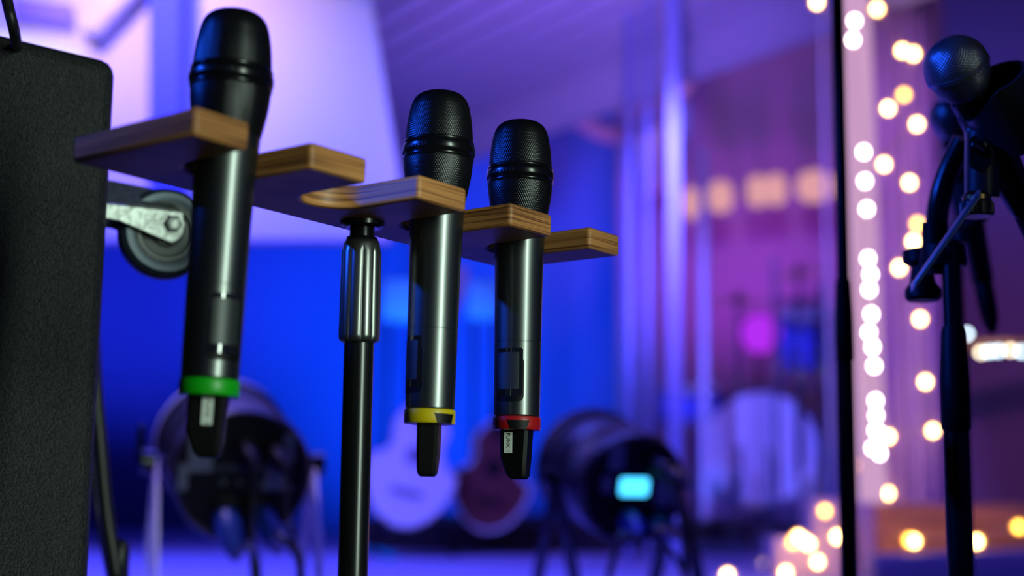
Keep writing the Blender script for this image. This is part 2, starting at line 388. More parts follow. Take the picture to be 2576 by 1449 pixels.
def wireless(label, colm, lb, ld, win, notch, ant, sticker, grp='wireless microphones in the rack'):
    axis = -(bx_ * ld[0] + bz_ * ld[2] - bu_ * ld[1]).normalized()            # pointing up
    B = bw(lb[0], lb[2], -lb[1])
    base = B - axis * (.267 - .043)
    tocam = (CAMP - base); tocam -= axis * tocam.dot(axis); tocam.normalize()
    X, Y = tocam, axis.cross(tocam)              # angle 0 faces the camera, positive angles turn to the right in the picture
    m = MX(((X.x, Y.x, axis.x, base.x), (X.y, Y.y, axis.y, base.y), (X.z, Y.z, axis.z, base.z), (0, 0, 0, 1)))
    t = thing('wireless_microphone', label, 'microphone', mw=m, group=grp)
    for nm, me in (('grille_top', g_up), ('grille_base', g_lo)):
        o = bpy.data.objects.new(nm, me); COL.objects.link(o); o.parent = t
    bd = obj('head_band', lathe(prof(band), 96), BAND, t, local=True, ang=50)
    for i, ch in enumerate('SENNHEISER'):
        a = RAD(-62 + win * .25 + i * 6.2)
        R = MX(((-sin(a), 0, cos(a)), (cos(a), 0, sin(a)), (0, 1, 0))).to_4x4()
        text(ch, .0034, HANDLE, 'band_letter', bd, MX.Translation((cos(a) * .0253, sin(a) * .0253, HS - .0431)) @ R)
    h = obj('handle', lathe(prof(hand), 96), HANDLE, t, local=True, ang=30)
    r = obj('colour_ring', lathe(prof(ringp), 96), colm, t, local=True, ang=40)
    obj('ring_notch', cpatch(17.35, notch - 27, notch + 27, 225.4, 231.9, .5, trap=2.2), BLK, r, local=True)
    f = obj('battery_cover_frame', cpatch(16.95, win - 38, win + 38, 170.5, 212, 3.5, th=.12), BLK, t, local=True)
    obj('battery_window', cpatch(17.1, win - 35, win + 35, 173.5, 208, 1.2, th=.1), WINDOW, f, local=True)
    obj('battery', cpatch(17.2, win - 33, win + 26, 176.5, 203, .8, th=.08), BATT, f, local=True)
    R = MX.Rotation(RAD(ant), 4, 'Z'); av, af = antenna()
    an = obj('antenna', ([R @ v for v in av], af), BLK, t, local=True, ang=20)
    if sticker:
        # narrow tape on the wide face, text reading downwards
        fy = -7.35 / 1000
        cx = sticker[1] / 1000; z0, z1 = HS - .2335, HS - .2485
        st_ = obj('label_tape', ([R @ v for v in box((cx, fy, (z0 + z1) / 2), (.0062, .0005, z0 - z1))[0]], box((0, 0, 0), (1, 1, 1))[1]), PAPER, an, local=True)
        # letters: advance along -z, letter tops towards +x
        tm = R @ MX.Translation((cx, fy - .0003, (z0 + z1) / 2)) @ MX(((0, 1, 0, 0), (0, 0, -1, 0), (-1, 0, 0, 0), (0, 0, 0, 1)))
        text(sticker[0], .0042, INK, 'label_text', st_, tm)
    return t
wireless('black wireless microphone with green ring, nearest and leftmost in the rack', GREEN, (.0618, -.0385, .0463), (-.0082, .9999, .0104), 28, 120, 78, ('FUNK 3', 1.5))
wireless('black wireless microphone with yellow ring, right of the rack pole', YELLOW, (.2462, -.0352, .0425), (-.0008, 1, .001), -60, 37, -8, None)
wireless('black wireless microphone with red ring and a tape label on its antenna', RED, (.3405, -.0372, .0440), (.0055, 1, -.0069), -22, 4, 68, ('FUNK 1', -3.5))

# ------------------------------------------------------------------ black cabinet with castor at the left
ce = V((.715, .699, 0)).normalized(); cn = V((-ce.y, ce.x, 0))                # along the face / away from the camera
cr_ = pix(304, 150, 1.19); ctop = cr_.z; cr_.z = 0
cab = thing('speaker_cabinet', 'tall black textured loudspeaker cabinet at the left edge', 'speaker', cr_ - ce * .3)
RC = MX(((ce.x, cn.x, 0), (ce.y, cn.y, 0), (0, 0, 1)))
obj('cabinet_body', box(cr_ - ce * .3 + cn * .2 + UPV * (ctop / 2 + .015), (.6, .4, ctop - .03), RC), BOXM, cab, bevel=.014)
for sx in (-1, 1):
    for sy in (-1, 1): obj('cabinet_foot', box(cr_ - ce * (.3 + sx * .26) + cn * (.2 + sy * .16) + UPV * .008, (.04, .04, .016), RC), RUBBER, cab)
wc = pix(414, 589, 1.275); wa = V((-.40, .916, 0)).normalized(); wu = V((wa.y, -wa.x, 0))    # wheel axis, in-plane right
wr = px(115, 1.275)
cas = obj('castor', tube([wc - wu * .105 + wa * .0 - UPV * -.012, wc - wu * .09 + UPV * .012], .028, 24), ZINC, cab)
tyre = [(-.0135, wr * .62), (-.0135, wr * .80), (-.0125, wr * .86), (-.0105, wr * .95), (-.006, wr * .995), (.006, wr * .995), (.0105, wr * .95), (.0135, wr * .80), (.0135, wr * .62)]
whl = obj('wheel', lathe(tyre, 72, wc, wa, ring=True), RUBBER, cab, ang=40)
obj('tyre_side', lathe([(-.0137, wr * .70), (-.0143, wr * .74), (-.0143, wr * .86), (-.0132, wr * .885)], 72, wc, wa, ring=True), WHEELB, whl)
obj('hub', lathe([(-.0145, .006), (-.0145, wr * .30), (-.011, wr * .34), (-.010, wr * .50), (-.0135, wr * .56), (-.0135, wr * .66), (.0135, wr * .66), (.0135, .006)], 64, wc, wa), mat('grey wheel hub', (.10, .11, .11), .5), whl)
def wp(x, y, a): return wc + wu * x + UPV * y + wa * a
k = px(1, 1.255)
bolt = pix(432, 563, 1.255)
def onpl(u, v):      # pixel ray on the near fork plate
    n = wa; p0 = wc - wa * .021; d = pix(u, v, 1) - CAMP; return CAMP + d * ((p0 - CAMP).dot(n) / d.dot(n))
plate = [onpl(*p) for p in ((255, 508), (462, 532), (465, 570), (462, 588), (452, 602), (436, 611), (425, 610), (300, 556), (255, 548))]
obj('fork_arm', hull(plate, .003, wa), ZINC, cas, bevel=.0012)
up2 = [onpl(255, 508), onpl(462, 532)]
uq = [onpl(462, 531), onpl(255, 507), onpl(255, 428) + wa * .030, onpl(396, 462) + wa * .022]
obj('fork_bridge', hull(uq, .003, wa), ZINC, cas, bevel=.001)
obj('fork_arm', hull([p + wa * .039 for p in plate], .003, wa), ZINC, cas, bevel=.0012)
bc = onpl(434, 563)
obj('axle_bolt', join(lathe([(-.0012, .0105), (0, .0105)], 6, bc, wa), lathe([(-.006, .0), (-.0058, .0055), (-.005, .0078), (-.001, .0085)], 6, bc, wa)), ZINC, cas, ang=25)
obj('stamped_mark', join(*[box(onpl(378, 541 + 10 * i), (.011, .0012, .0022), MX(((wu.x, wa.x, 0), (wu.y, wa.y, 0), (0, 0, 1)))) for i in range(4)]), ZINC, cas, bevel=.0004)
tag(obj('cable', tube(bez([pix(5, -60, 1.06), pix(22, 20, 1.07), pix(38, 90, 1.09), pix(46, 160, 1.2)]), .0042), CABLE), 'black cable rising from the top of the black cabinet', 'cable')
tag(obj('cable', tube(bez([pix(225, 700, 1.5), pix(238, 960, 1.5), pix(252, 1120, 1.5), pix(268, 1290, 1.5), pix(292, 1449, 1.5), pix(300, 1600, 1.5), V(pix(310, 1600, 1.5)[:2] + (.01,))]), .0078), CABLE), 'thick black cable hanging beside the lower edge of the black cabinet', 'cable')
tag(obj('cable', tube(bez([pix(200, 900, 1.62), pix(232, 1180, 1.62), pix(248, 1300, 1.62), pix(276, 1449, 1.6), pix(290, 1600, 1.6), V(pix(300, 1600, 1.62)[:2] + (.01,))]), .0046), CABLE), 'thin black cable behind the thick one by the black cabinet', 'cable')

# ------------------------------------------------------------------ stage lamps on the deck
HOUSE = mat('black lamp housing', (.012, .009, .012), .42, .1)
LEGW = mat('white lamp bracket', (.75, .72, .72), .4)
def lamp(label, cb, db, cf, df, R, legm, lens, power, left):
    a, b = pix(cb[0], cb[1], db), pix(cf[0], cf[1], df); d = (b - a).normalized(); L = (b - a).length
    X, Y, Z = frame(d)                              # X right-ish, Y up-ish
    if X.dot(V((1, 0, 0))) < 0: X, Y = -X, -Y
    if Y.z < 0: Y = -Y
    t = thing('stage_lamp', label, 'lamp', (a.x, a.y, DECK))
    hs = obj('housing', lathe([(0.002, R * .88), (0, R * .93), (.004, R * .97), (.012, R), (.05, R), (.052, R * .985), (L * .55, R * .985), (L * .56, R), (L - .03, R * 1.0), (L - .028, R * 1.05), (L, R * 1.05), (L, R * .93), (L - .02, R * .93)], 64, a, d), HOUSE, t)
    obj('back_panel', lathe([(-.002, R * .9), (.002, R * .9)], 64, a, d), BLK, hs)
    obj('front_rim', lathe([(L - .004, R * .95), (L - .004, R * 1.075), (L + .008, R * 1.075), (L + .008, R * .95)], 56, a, d, ring=True), LEGW if left else HOUSE, hs)  # left lamp's rim made pale to stand in for highlights
    ln = obj('lens', lathe([(L - .018, R * .92), (L - .012, R * .92)], 48, a, d), emis(lens[0], lens[1], lens[2]), hs)
    q = lambda u, v, w=0: a + X * (u * R) + Y * (v * R) - d * w
    RX = MX(((X.x, Y.x, d.x), (X.y, Y.y, d.y), (X.z, Y.z, d.z)))
    # yoke: pivots at both sides, two flat legs each
    for s in (-1, 1):
        pv = a + d * L * .42 + X * s * (R * 1.02)
        kb = obj('pivot_knob', lathe([(0, .008), (.012, .008), (.014, .019), (.034, .021), (.037, .015)], 20, pv, X * s), BLKS, t)
        for fwd in (-1, 1):
            foot = V((pv.x, pv.y, DECK + .006)) + X * s * .015 + V((d.x, d.y, 0)).normalized() * fwd * .13
            top_ = pv + X * s * .016
            dr = (foot - top_).normalized(); sd = dr.cross(X).normalized()
            wdt = .046
            vs_ = [top_ - sd * wdt * .3, top_ + sd * wdt * .3, foot + sd * wdt * .6, foot - sd * wdt * .6]
            obj('leg', hull(vs_, .006, X), legm, t, bevel=.0015)
    return t, q, X, Y, d, RX, R, hs
t, q, X, Y, d, RX, R, hs = lamp('black cylindrical stage lamp with white legs behind the green-ringed microphone', (612, 1198), 2.2, (560, 1122), 2.44, .108, LEGW, ('lens glow blue', (.05, .15, 1), 4), 0, True)
def sticker(u, v, w, h, m, nm='sticker', tri=False):
    o0 = q(u, v, .004)
    ol = [(-w/2, -h/2), (w/2, -h/2), (-w * .25, h/2)] if tri else rrect(w, h, min(w, h) * .12, 3)
    obj(nm, prism(ol, o0, X, Y, d * .002), m, hs)
STK = mat('pale sticker', (.17, .18, .17), .6)
sticker(-.62, .33, .036, .058, STK); sticker(-.40, .62, .014, .04, STK); sticker(.50, .06, .05, .055, STK, 'warning_sticker', True); sticker(.62, .42, .018, .045, STK); sticker(-.85, -.02, .014, .04, STK)
def plug(u, v, dirv, r, L, m, par, nm='plug'):
    o0 = q(u, v, 0); D = (X * dirv[0] + Y * dirv[1] - d * dirv[2]).normalized()
    obj('socket', lathe([(0, r * 1.35), (.006, r * 1.35), (.008, r * 1.15)], 20, o0, -d), BLK, par)
    obj(nm, lathe([(0, r * .8), (L * .1, r), (L * .55, r), (L * .7, r * .85), (L, r * .5), (L * 1.15, r * .3)], 24, o0, D), m, par)
    return o0 + D * L * 1.1
e1_ = plug(.0, .42, (.25, -.55, 1), .014, .05, BLK, hs); e2_ = plug(.42, .38, (.3, -.55, 1), .014, .05, BLK, hs)
e3_ = plug(-.22, -.52, (.15, -.75, .8), .021, .075, BLUEPL, hs); e4_ = plug(.25, -.50, (.35, -.7, .8), .021, .07, BLUEPL, hs)
for i in range(3): obj('button', lathe([(0, .006), (.004, .006)], 14, q(-.28 + .24 * i, -.08), -d), CHROME, hs)
sticker(0, .12, .1, .01, BATT, 'display_frame')
lampL = t
obj('clamp_lever', join(tube([pix(356, 1068, 2.25), pix(352, 1160, 2.25)], .006, 10), tube([pix(352, 1160, 2.25), pix(440, 1162, 2.28)], .005, 10)), BLKS, lampL)
for nm, pts, r_ in (('left upper cable', [e1_, pix(637, 1290, 2.15), pix(634, 1449, 2.1), pix(640, 1600, 2.1)], .0034), ('right upper cable', [e2_, pix(722, 1290, 2.15), pix(745, 1380, 2.12), pix(765, 1600, 2.1)], .0034)):
    tag(obj('lamp_cable', tube(bez(pts), r_), CABLE), 'thin dark %s dropping from the back of the left stage lamp' % nm, 'cable')
tag(obj('power_cable', tube(bez([e3_, pix(622, 1375, 2.07), pix(648, 1430, 2.05), pix(655, 1600, 2.05)]), .0055), CABLE), 'dark cable from the left blue plug of the left stage lamp', 'cable')
tag(obj('power_cable', tube(bez([e4_, pix(700, 1345, 2.08), pix(745, 1390, 2.06), pix(758, 1449, 2.05), pix(760, 1600, 2.05)]), .0065), CABLE), 'dark cable from the right blue plug of the left stage lamp', 'cable')

t, q, X, Y, d, RX, R, hs = lamp('black cylindrical stage lamp with glowing blue display, right of the microphones', (1598, 1232), 2.55, (1487, 1172), 2.74, .104, BLKS, ('lens glow violet', (.2, .15, 1), 4), 0, False)
sticker(-.42, .58, .03, .05, STK); sticker(.52, -.02, .03, .055, STK); sticker(-.55, .1, .02, .03, STK)
obj('display_frame', prism(rrect(.066, .042, .006, 4), q(-.04, .06, .003), X, Y, d * .002), BLK, hs)
obj('display', prism(rrect(.056, .032, .006, 4), q(-.04, .06, .0045), X, Y, d * .002), emis('cyan display', (.06, .55, 1), 2.6), hs)
a1_ = plug(.25, .45, (.55, -.1, 1), .016, .06, BLK, hs); a2_ = plug(.55, .3, (.5, -.2, 1), .014, .055, BLK, hs)
a3_ = plug(-.1, -.5, (-.1, -.2, 1), .021, .06, BLUEPL, hs); a4_ = plug(.45, -.55, (.3, -.2, 1), .021, .06, BLUEPL, hs)
for i, (pts, lb) in enumerate((([a1_, pix(1690, 1190, 2.4), pix(1712, 1290, 2.4), pix(1722, 1400, 2.4), pix(1726, 1600, 2.4)], 'dark cable curving from the top plug of the right stage lamp'),
    ([a2_, pix(1668, 1170, 2.42), pix(1700, 1260, 2.42), pix(1738, 1360, 2.4), pix(1745, 1449, 2.4), pix(1748, 1600, 2.4)], 'outermost dark cable right of the right stage lamp'),
    ([a3_, pix(1560, 1350, 2.38), pix(1545, 1400, 2.38), pix(1530, 1470, 2.38), pix(1520, 1600, 2.38)], 'dark cable hanging from the left lower plug of the right stage lamp'),
    ([a4_, pix(1650, 1330, 2.38), pix(1690, 1390, 2.38), pix(1722, 1449, 2.38), pix(1735, 1600, 2.38)], 'dark cable hanging from the right lower plug of the right stage lamp'))):
    tag(obj('lamp_cable', tube(bez(pts), .0055), CABLE), lb, 'cable')

# ------------------------------------------------------------------ plain stand at the right (pole, clutch, tube)
def pole(label, pts, name='microphone_stand', base=True):
    """pts: (u, v, depth, radius) for upper tube top, clutch top, clutch bottom"""
    (u0, v0, d0, r0), (u1, v1, d1, r1), (u2, v2, d2, r2) = pts
    A = pix(u1, v1, d1); B = pix(u2, v2, d2)
    t = thing(name, label, 'stand', (B.x, B.y, 0))
    topz = pix(u0, v0, d0).z
    obj('upper_tube', tube([V((A.x, A.y, topz)), V((A.x, A.y, B.z))], r0, 24), TUBE, t)
    h = A.z - B.z
    obj('clutch', lathe([(0, r1 * .8), (.004, r1), (h * .5, r1 * .98), (h * .93, r1 * .84), (h, r1 * .72)], 28, (A.x, A.y, B.z)), BLK, t)
    obj('lower_tube', tube([V((A.x, A.y, B.z)), V((A.x, A.y, .06))], r2, 24), TUBE, t)
    for i in range(3):
        a = i * 2 * pi / 3 + .4
        obj('leg', tube([V((A.x, A.y, .10)), V((A.x + cos(a) * .3, A.y + sin(a) * .3, .012))], .009, 10), TUBE, t)
    return t
pole('slim black microphone stand with no microphone in view, left of the fairy-lit curtain', ((2108, -400, 1.62, .0073), (2121, 700, 1.62, .0112), (2124, 915, 1.62, .0098)))
s2 = pole('black microphone stand with a twin bar holding two vocal microphones', ((2384, 600, 1.2, .0078), (2397, 820, 1.2, .0125), (2400, 1090, 1.2, .0108)))
# twin bar and thumb nut
tb0, tb1 = pix(2300, 722, 1.13), pix(2468, 485, 1.12)
obj('twin_bar', hull([tb0 + V((0, 0, .004)), tb1 + V((0, 0, .004)), tb1 - V((0, 0, .003)), tb0 - V((0, 0, .003))], .012, (0, 1, 0)), mat('grey twin bar', (.16, .16, .18), .35, .6), s2, bevel=.001)
obj('bar_mount', join(lathe([(0, .019), (.004, .020), (.018, .0185), (.022, .013)], 28, pix(2372, 672, 1.22)), tube([pix(2352, 690, 1.22), pix(2352, 560, 1.22)], .011, 16)), BLK, s2)
obj('thumb_nut', lathe([(0, .013), (.003, .0155), (.010, .0155), (.016, .011), (.03, .009), (.034, .0165), (.044, .0165), (.046, .012)], 24, pix(2322, 757, 1.24)), BLK, s2)
obj('bar_end_sleeve', tube([pix(2322, 700, 1.25), pix(2322, 640, 1.25)], .009, 16), BLKS, s2)
obj('swivel_arm', tube(bez([pix(2352, 640, 1.25), pix(2360, 520, 1.27), pix(2385, 430, 1.27), pix(2425, 350, 1.26)]), .010, 16), TUBE, s2)

# vocal microphones
def knurl(n, amp): return lambda a, h, r: r * (1 + amp * (1 if int(a * n / pi) % 2 else -1))
def vocal(label, P0, axis, bm, hl=.11, plug_=True, n=264, N=44):
    """P0 centre of the ball, axis from ball to the tail"""
    axis = V(axis).normalized(); t = thing('vocal_microphone', label, 'microphone', P0 + axis * (hl + .05), group='vocal microphones on the right stand')
    X, Y, Z = frame(axis); rb = .0255
    def wv(h0, h1, m=44):
        vs, fs = [], []
        for i in range(m + 1):
            h = h0 + (h1 - h0) * i / m; s = h / rb
            r = rb * math.sqrt(max(1 - s * s, 1e-5)) if s < .35 else rb * math.sqrt(1 - .35 ** 2) * (1 - .42 * ((s - .35) / .75) ** 1.5)
            for kk in range(n):
                a = 2 * pi * kk / n; fd = min(1, r / .008)
                rr = r + .00055 * fd * cos(N * a) * cos(pi * i / 2)
                vs.append(P0 + axis * h + (X * cos(a) + Y * sin(a)) * rr)
        for i in range(m):
            for kk in range(n):
                a, b = i * n + kk, i * n + (kk + 1) % n; fs.append((a, b, b + n, a + n))
        return vs, fs
    g1 = obj('grille_ball', join(wv(-.02545, .0005), wv(.005, .027)), bm, t, ang=180)
    obj('grille_band', lathe([(-.0003, .0250), (.0003, .0262), (.0042, .0262), (.0048, .0250)], 64, P0, axis, ring=True), bm, t)
    obj('collar', lathe([(.0262, .0145), (.027, .0165), (.031, .0172), (.034, .0165), (.036, .0168), (.038, .0155)], 40, P0, axis), BLKS, t)
    obj('handle', lathe([(.0375, .0155), (.04, .0165), (.05, .0168), (.10, .0145), (hl + .03, .012), (hl + .032, .0105)], 40, P0, axis), BLKS, t)
    if plug_:
        obj('cable_plug', lathe([(hl + .031, .0095), (hl + .033, .0105), (hl + .06, .0105), (hl + .075, .009), (hl + .085, .006), (hl + .09, .004)], 24, P0, axis), BLK, t)
    return t
BLUEW = mat('grey blue wire mesh', (.26, .26, .28), .33, .8)
pA = pix(2406, 168, 1.145)
axA = (c2w((95, 150, 60))).normalized()
vocal('vocal microphone with grey ball grille tilted into the large black clip', pA, axA, BLUEW)
pB = pix(2394, 292, 1.65)
axB = c2w((90, 545, -40)).normalized()
vocal('vocal microphone with blue-lit ball grille half hidden behind the nearer one', pB, axB, BLUEW, hl=.165, n=132, N=44)
CLIPM = mat('dark clip plastic', (.022, .022, .025), .36)
# clip holding the nearer microphone
cl = thing('microphone_clip', 'black slotted clip with screw holding the tilted vocal microphone', 'clip', pix(2458, 560, 1.14))
Xc, Yc, Zc = frame(axA)
tc_ = (CAMP - pA); tc_ -= axA * tc_.dot(axA); tc_.normalize(); sdv = axA.cross(tc_)
if sdv.dot(V((1, 0, 0))) < 0: sdv = -sdv
rings = []
def csleeve(h0, h1, r0, r1, a0, a1, th, n=28, off=V((0, 0, 0))):
    vs, fs = [], []
    for j, (h, r) in enumerate(((h0, r0), ((h0 + h1) / 2, (r0 + r1) / 2), (h1, r1))):
        for i in range(n + 1):
            a = RAD(a0 + (a1 - a0) * i / n); dirr = sdv * cos(a) + tc_ * sin(a)
            cut = .022 * max(0, -cos(a)) if j == 0 else 0
            vs += [pA + off + axA * (h + cut) + dirr * r, pA + off + axA * (h + cut) + dirr * (r + th)]
    m = 2 * (n + 1)
    for j in range(2):
        for i in range(n):
            b = j * m + 2 * i
            fs += [(b, b + 2, b + m + 2, b + m), (b + 1, b + m + 1, b + m + 3, b + 3)]
        for i in (0, n):
            b = j * m + 2 * i; fs.append((b, b + 1, b + m + 1, b + m))
    for i in range(n):
        fs.append((2*i, 2*i+1, 2*i+3, 2*i+2)); b = 2 * m + 2 * i; fs.append((b, b+2, b+3, b+1))
    return vs, fs
obj('sleeve', csleeve(.019, .078, .0265, .0245, -140, 175, .0035, off=sdv * .018 + tc_ * .010), CLIPM, cl)
ja, jb = pix(2462, 372, 1.118), pix(2470, 475, 1.125)
obj('joint_body', join(tube([pix(2468, 330, 1.15), pix(2470, 400, 1.15), pix(2470, 497, 1.15)], [.0125, .0135, .0135], 28), tube([pix(2440, 300, 1.16), pix(2468, 400, 1.155)], [.006, .011], 16)), CLIPM, cl)
td = (CAMP - ja).normalized()
xr = td.cross(UPV).normalized() * -1; yr = xr.cross(td) * -1
obj('joint_recess', prism(rrect(.0175, .030, .008, 6), pix(2465, 383, 1.137), xr, UPV, -td * .006), BLK, cl, bevel=.0008)
sc_ = obj('joint_screw', lathe([(0, .0062), (.0012, .0062), (.002, .005)], 24, pix(2463, 370, 1.1345), td), BLKS, cl)
obj('screw_slot', box(pix(2463, 370, 1.1323), (.0105, .0006, .0013), MX((tuple(xr), tuple(td), tuple(UPV))).transposed() @ MX.Rotation(RAD(40), 3, 'Y')), INK, sc_)
kn = pix(2458, 545, 1.14)
obj('knurled_nut', lathe([(0, .0115), (.001, .0128), (.0022, .0132), (.0105, .0132), (.0118, .0125), (.012, .0105)], 120, kn, rfun=lambda a, h, r: r * (1 + .022 * (1 if int(a * 30 / pi) % 2 else -1)) if r > .013 else r), CLIPM, cl, ang=20)
obj('thread_collar', lathe([(.012, .0095), (.013, .0112), (.0165, .0115), (.018, .010), (.02, .009)], 40, kn), mat('brass thread', (.35, .2, .08), .3, 1), cl)
s3 = pole('black microphone stand half hidden behind the twin-bar stand', ((2410, 618, 1.65, .0078), (2410, 835, 1.65, .0115), (2410, 1075, 1.65, .0100)))
n2 = pix(2410, 618, 1.65)
cl2 = thing('microphone_clip', 'dark blurred clip and knurled nut behind the nearer clip', 'clip', n2)
obj('knurled_nut', lathe([(0, .0145), (.002, .0162), (.016, .0162), (.018, .014)], 60, n2, rfun=lambda a, h, r: r * (1 + .02 * (1 if int(a * 24 / pi) % 2 else -1)) if r > .016 else r), CLIPM, cl2, ang=20)
hB = pB + axB * .105
obj('joint_body', tube([n2 + UPV * .016, (n2 + hB) / 2, hB + V((0, .012, 0))], [.012, .013, .010], 20), CLIPM, cl2)
obj('sleeve', lathe([(.080, .0155), (.080, .0195), (.128, .0182), (.128, .0140)], 32, pB, axB, ring=True), CLIPM, cl2)

# ------------------------------------------------------------------ fairy lights, curtain and boxes at the right
CURT = mat('sheer violet-lit curtain', (.58, .42, .70), .85)  # violet wash light partly put into the pale cloth's colour
def curtain():
    vs, fs = [], []; n, m = 90, 12
    for j in range(m + 1):
        for i in range(n + 1):
            t_ = i / n; u = 2128 + 240 * t_; p = pix(u, 900, 4.75 + .04 * sin(t_ * 41) + .02 * sin(t_ * 97 + 1)); q_ = pix(u, 1500, 4.75 + .04 * sin(t_ * 41) + .02 * sin(t_ * 97 + 1))
            z = DECK + .02 + (3.3 - DECK) * j / m
            vs.append(V((p.x, p.y, z)))
    for j in range(m):
        for i in range(n):
            a = j * (n + 1) + i; fs.append((a, a + 1, a + n + 2, a + n + 1))
    k0 = len(vs); vs += [v + V((0, .006, 0)) for v in vs]; fs += [tuple(reversed([i + k0 for i in f])) for f in fs]
    return vs, fs
tag(obj('curtain', curtain(), CURT, ang=180, fix=False), 'sheer pleated curtain hung with warm fairy lights behind the stands', 'curtain')
pt, pb = pix(2150, -60, 4.62), pix(2196, 1180, 4.62)
tag(obj('glow_post', tube([pt, V((pb.x, pb.y, DECK))], .045, 20), emis('pink white post glow', (1, .55, .92), .62)), 'tall white post at the curtain edge, glowing in place of light on it', 'lamp')  # white post; its emission replaces the light falling on it
WARM, COOL, AMB = emis('warm bulb', (1, .6, .2), 30), emis('cool bulb', (1, .82, .84), 22), emis('amber bulb', (1, .5, .06), 13)
def glow_halo(name, col, st):
    m = bpy.data.materials.new(name); m.use_nodes = True; nt = m.node_tree; nt.nodes.remove(nt.nodes['Principled BSDF'])
    e = nt.nodes.new('ShaderNodeEmission'); e.inputs[0].default_value = col + (1,); e.inputs[1].default_value = st
    t = nt.nodes.new('ShaderNodeBsdfTransparent'); a = nt.nodes.new('ShaderNodeAddShader')
    nt.links.new(e.outputs[0], a.inputs[0]); nt.links.new(t.outputs[0], a.inputs[1]); nt.links.new(a.outputs[0], nt.nodes['Material Output'].inputs[0]); return m
HALO = glow_halo('amber halo shell', (1, .40, .03), 1.6)  # glowing shell imitates the orange halo round each bulb
HALO.cycles.emission_sampling = 'NONE'
halo_me = mesh('halo_shell', ball((0, 0, 0), .017, 14, 10), HALO, 180)
bulb_me = {}
def bulbset(label, pts, d, m, r, wire=True, cat='lights', grp=None):
    t = thing('fairy_lights', label, cat, pix(pts[0][0], pts[0][1], d), grp)
    ps = []
    for u, v, *x in pts:
        mm = x[0] if x else m; dd = d + (x[1] if len(x) > 1 else 0); p = pix(u, v, dd); ps.append(p)
        key = (mm.name, r)
        if key not in bulb_me: bulb_me[key] = mesh('bulb', ball((0, 0, 0), r, 12, 8, (1, 1, 1.25)), mm, 180)
        o = bpy.data.objects.new('bulb', bulb_me[key]); COL.objects.link(o); o.parent = t; o.location = p - WORLD[t].translation
        if mm is not COOL: gl = bpy.data.objects.new('halo_shell', halo_me); COL.objects.link(gl); gl.parent = o
    if wire and len(ps) > 1:
        obj('wire', tube(bez([p + V((0, .012, .008)) for p in ps], 6), .0018, 6), mat('clear wire', (.4, .3, .2), .4), t)
    return t
bulbset('warm fairy light string hanging down the curtain', [(2055, 5), (2146, 100), (2207, 22), (2270, 127), (2298, 135), (2274, 238, AMB), (2234, 272), (2307, 312), (2224, 413), (2288, 459), (2308, 563, AMB), (2298, 607), (2262, 673), (2315, 802), (2328, 960), (2347, 1083), (2235, 1098), (2165, 1171, AMB), (2215, 1236, AMB), (2234, 1241)], 4.6, WARM, .0092)
bulbset('cool white bulb string packed along the glowing white post', [(2150, 52), (2146, 100), (2173, 382), (2176, 455), (2181, 525), (2184, 650), (2190, 690), (2187, 728), (2192, 790), (2186, 836), (2195, 872), (2199, 920), (2203, 1008), (2204, 1045), (2203, 1082), (2212, 1090), (2195, 1127), (2213, 1140)], 4.5, COOL, .0092)
bulbset('warm fairy lights draped over the pale blocks at the curtain foot', [(2075, 1285, AMB), (2106, 1350), (2035, 1368), (2022, 1360), (2008, 1350), (1995, 1364, AMB), (2057, 1413), (1977, 1440), (1830, 1446)], 4.25, WARM, .009)
bulbset('warm fairy lights glowing on the wooden box at lower right', [(2288, 1358, AMB), (2300, 1361), (2457, 1362), (2563, 1325, AMB)], 4.12, WARM, .0095)
def block(name, u0, u1, v0, d, m, label, cat, dep=.4):
    a, b = pix(u0, v0, d), pix(u1, v0, d); h = a.z - DECK
    return tag(obj(name, box(((a.x + b.x) / 2, a.y + dep / 2, DECK + h / 2), (b.x - a.x, dep, h)), m, bevel=.006), label, cat)
PED = mat('pale pink block paint', (.5, .36, .42), .7)
block('pedestal', 2045, 2118, 1252, 4.36, PED, 'taller pale block behind the fairy lights at lower right', 'block', .2)
block('pedestal', 1948, 2046, 1352, 4.34, PED, 'lower pale block left of the taller pale block', 'block', .2)
block('pedestal', 2160, 2202, 1262, 4.4, PED, 'narrow pale block between the two stand poles', 'block', .15)
cr = thing('wooden_crate', 'low wooden box lit orange by fairy lights at lower right', 'box', V((pix(2400, 1300, 4.2).x, pix(2400, 1300, 4.2).y, DECK)))
WOODB = mat('orange brown boards', (.62, .25, .07), .6, var=.25, bscale=6, stretch=(1, 8, 8))
a, b = pix(2236, 1265, 4.25), pix(2640, 1265, 4.25)
nB = 4; hh = (a.z - DECK) / nB
for i in range(nB):
    obj('board', box(((a.x + b.x) / 2, a.y + .16, DECK + hh * (i + .5)), (b.x - a.x, .32, hh * .94)), WOODB, cr, bevel=.003)
tag(obj('cloth_cover', hull([pix(2200, 1395, 4.08), pix(2640, 1380, 4.08), V(pix(2640, 1500, 4.08)[:2] + (DECK,)), V(pix(2200, 1500, 4.08)[:2] + (DECK,))], .12, FWD), mat('dark violet cloth', (.16, .12, .2), .9), bevel=.02), 'low dark cloth-covered step before the orange wooden box', 'step')
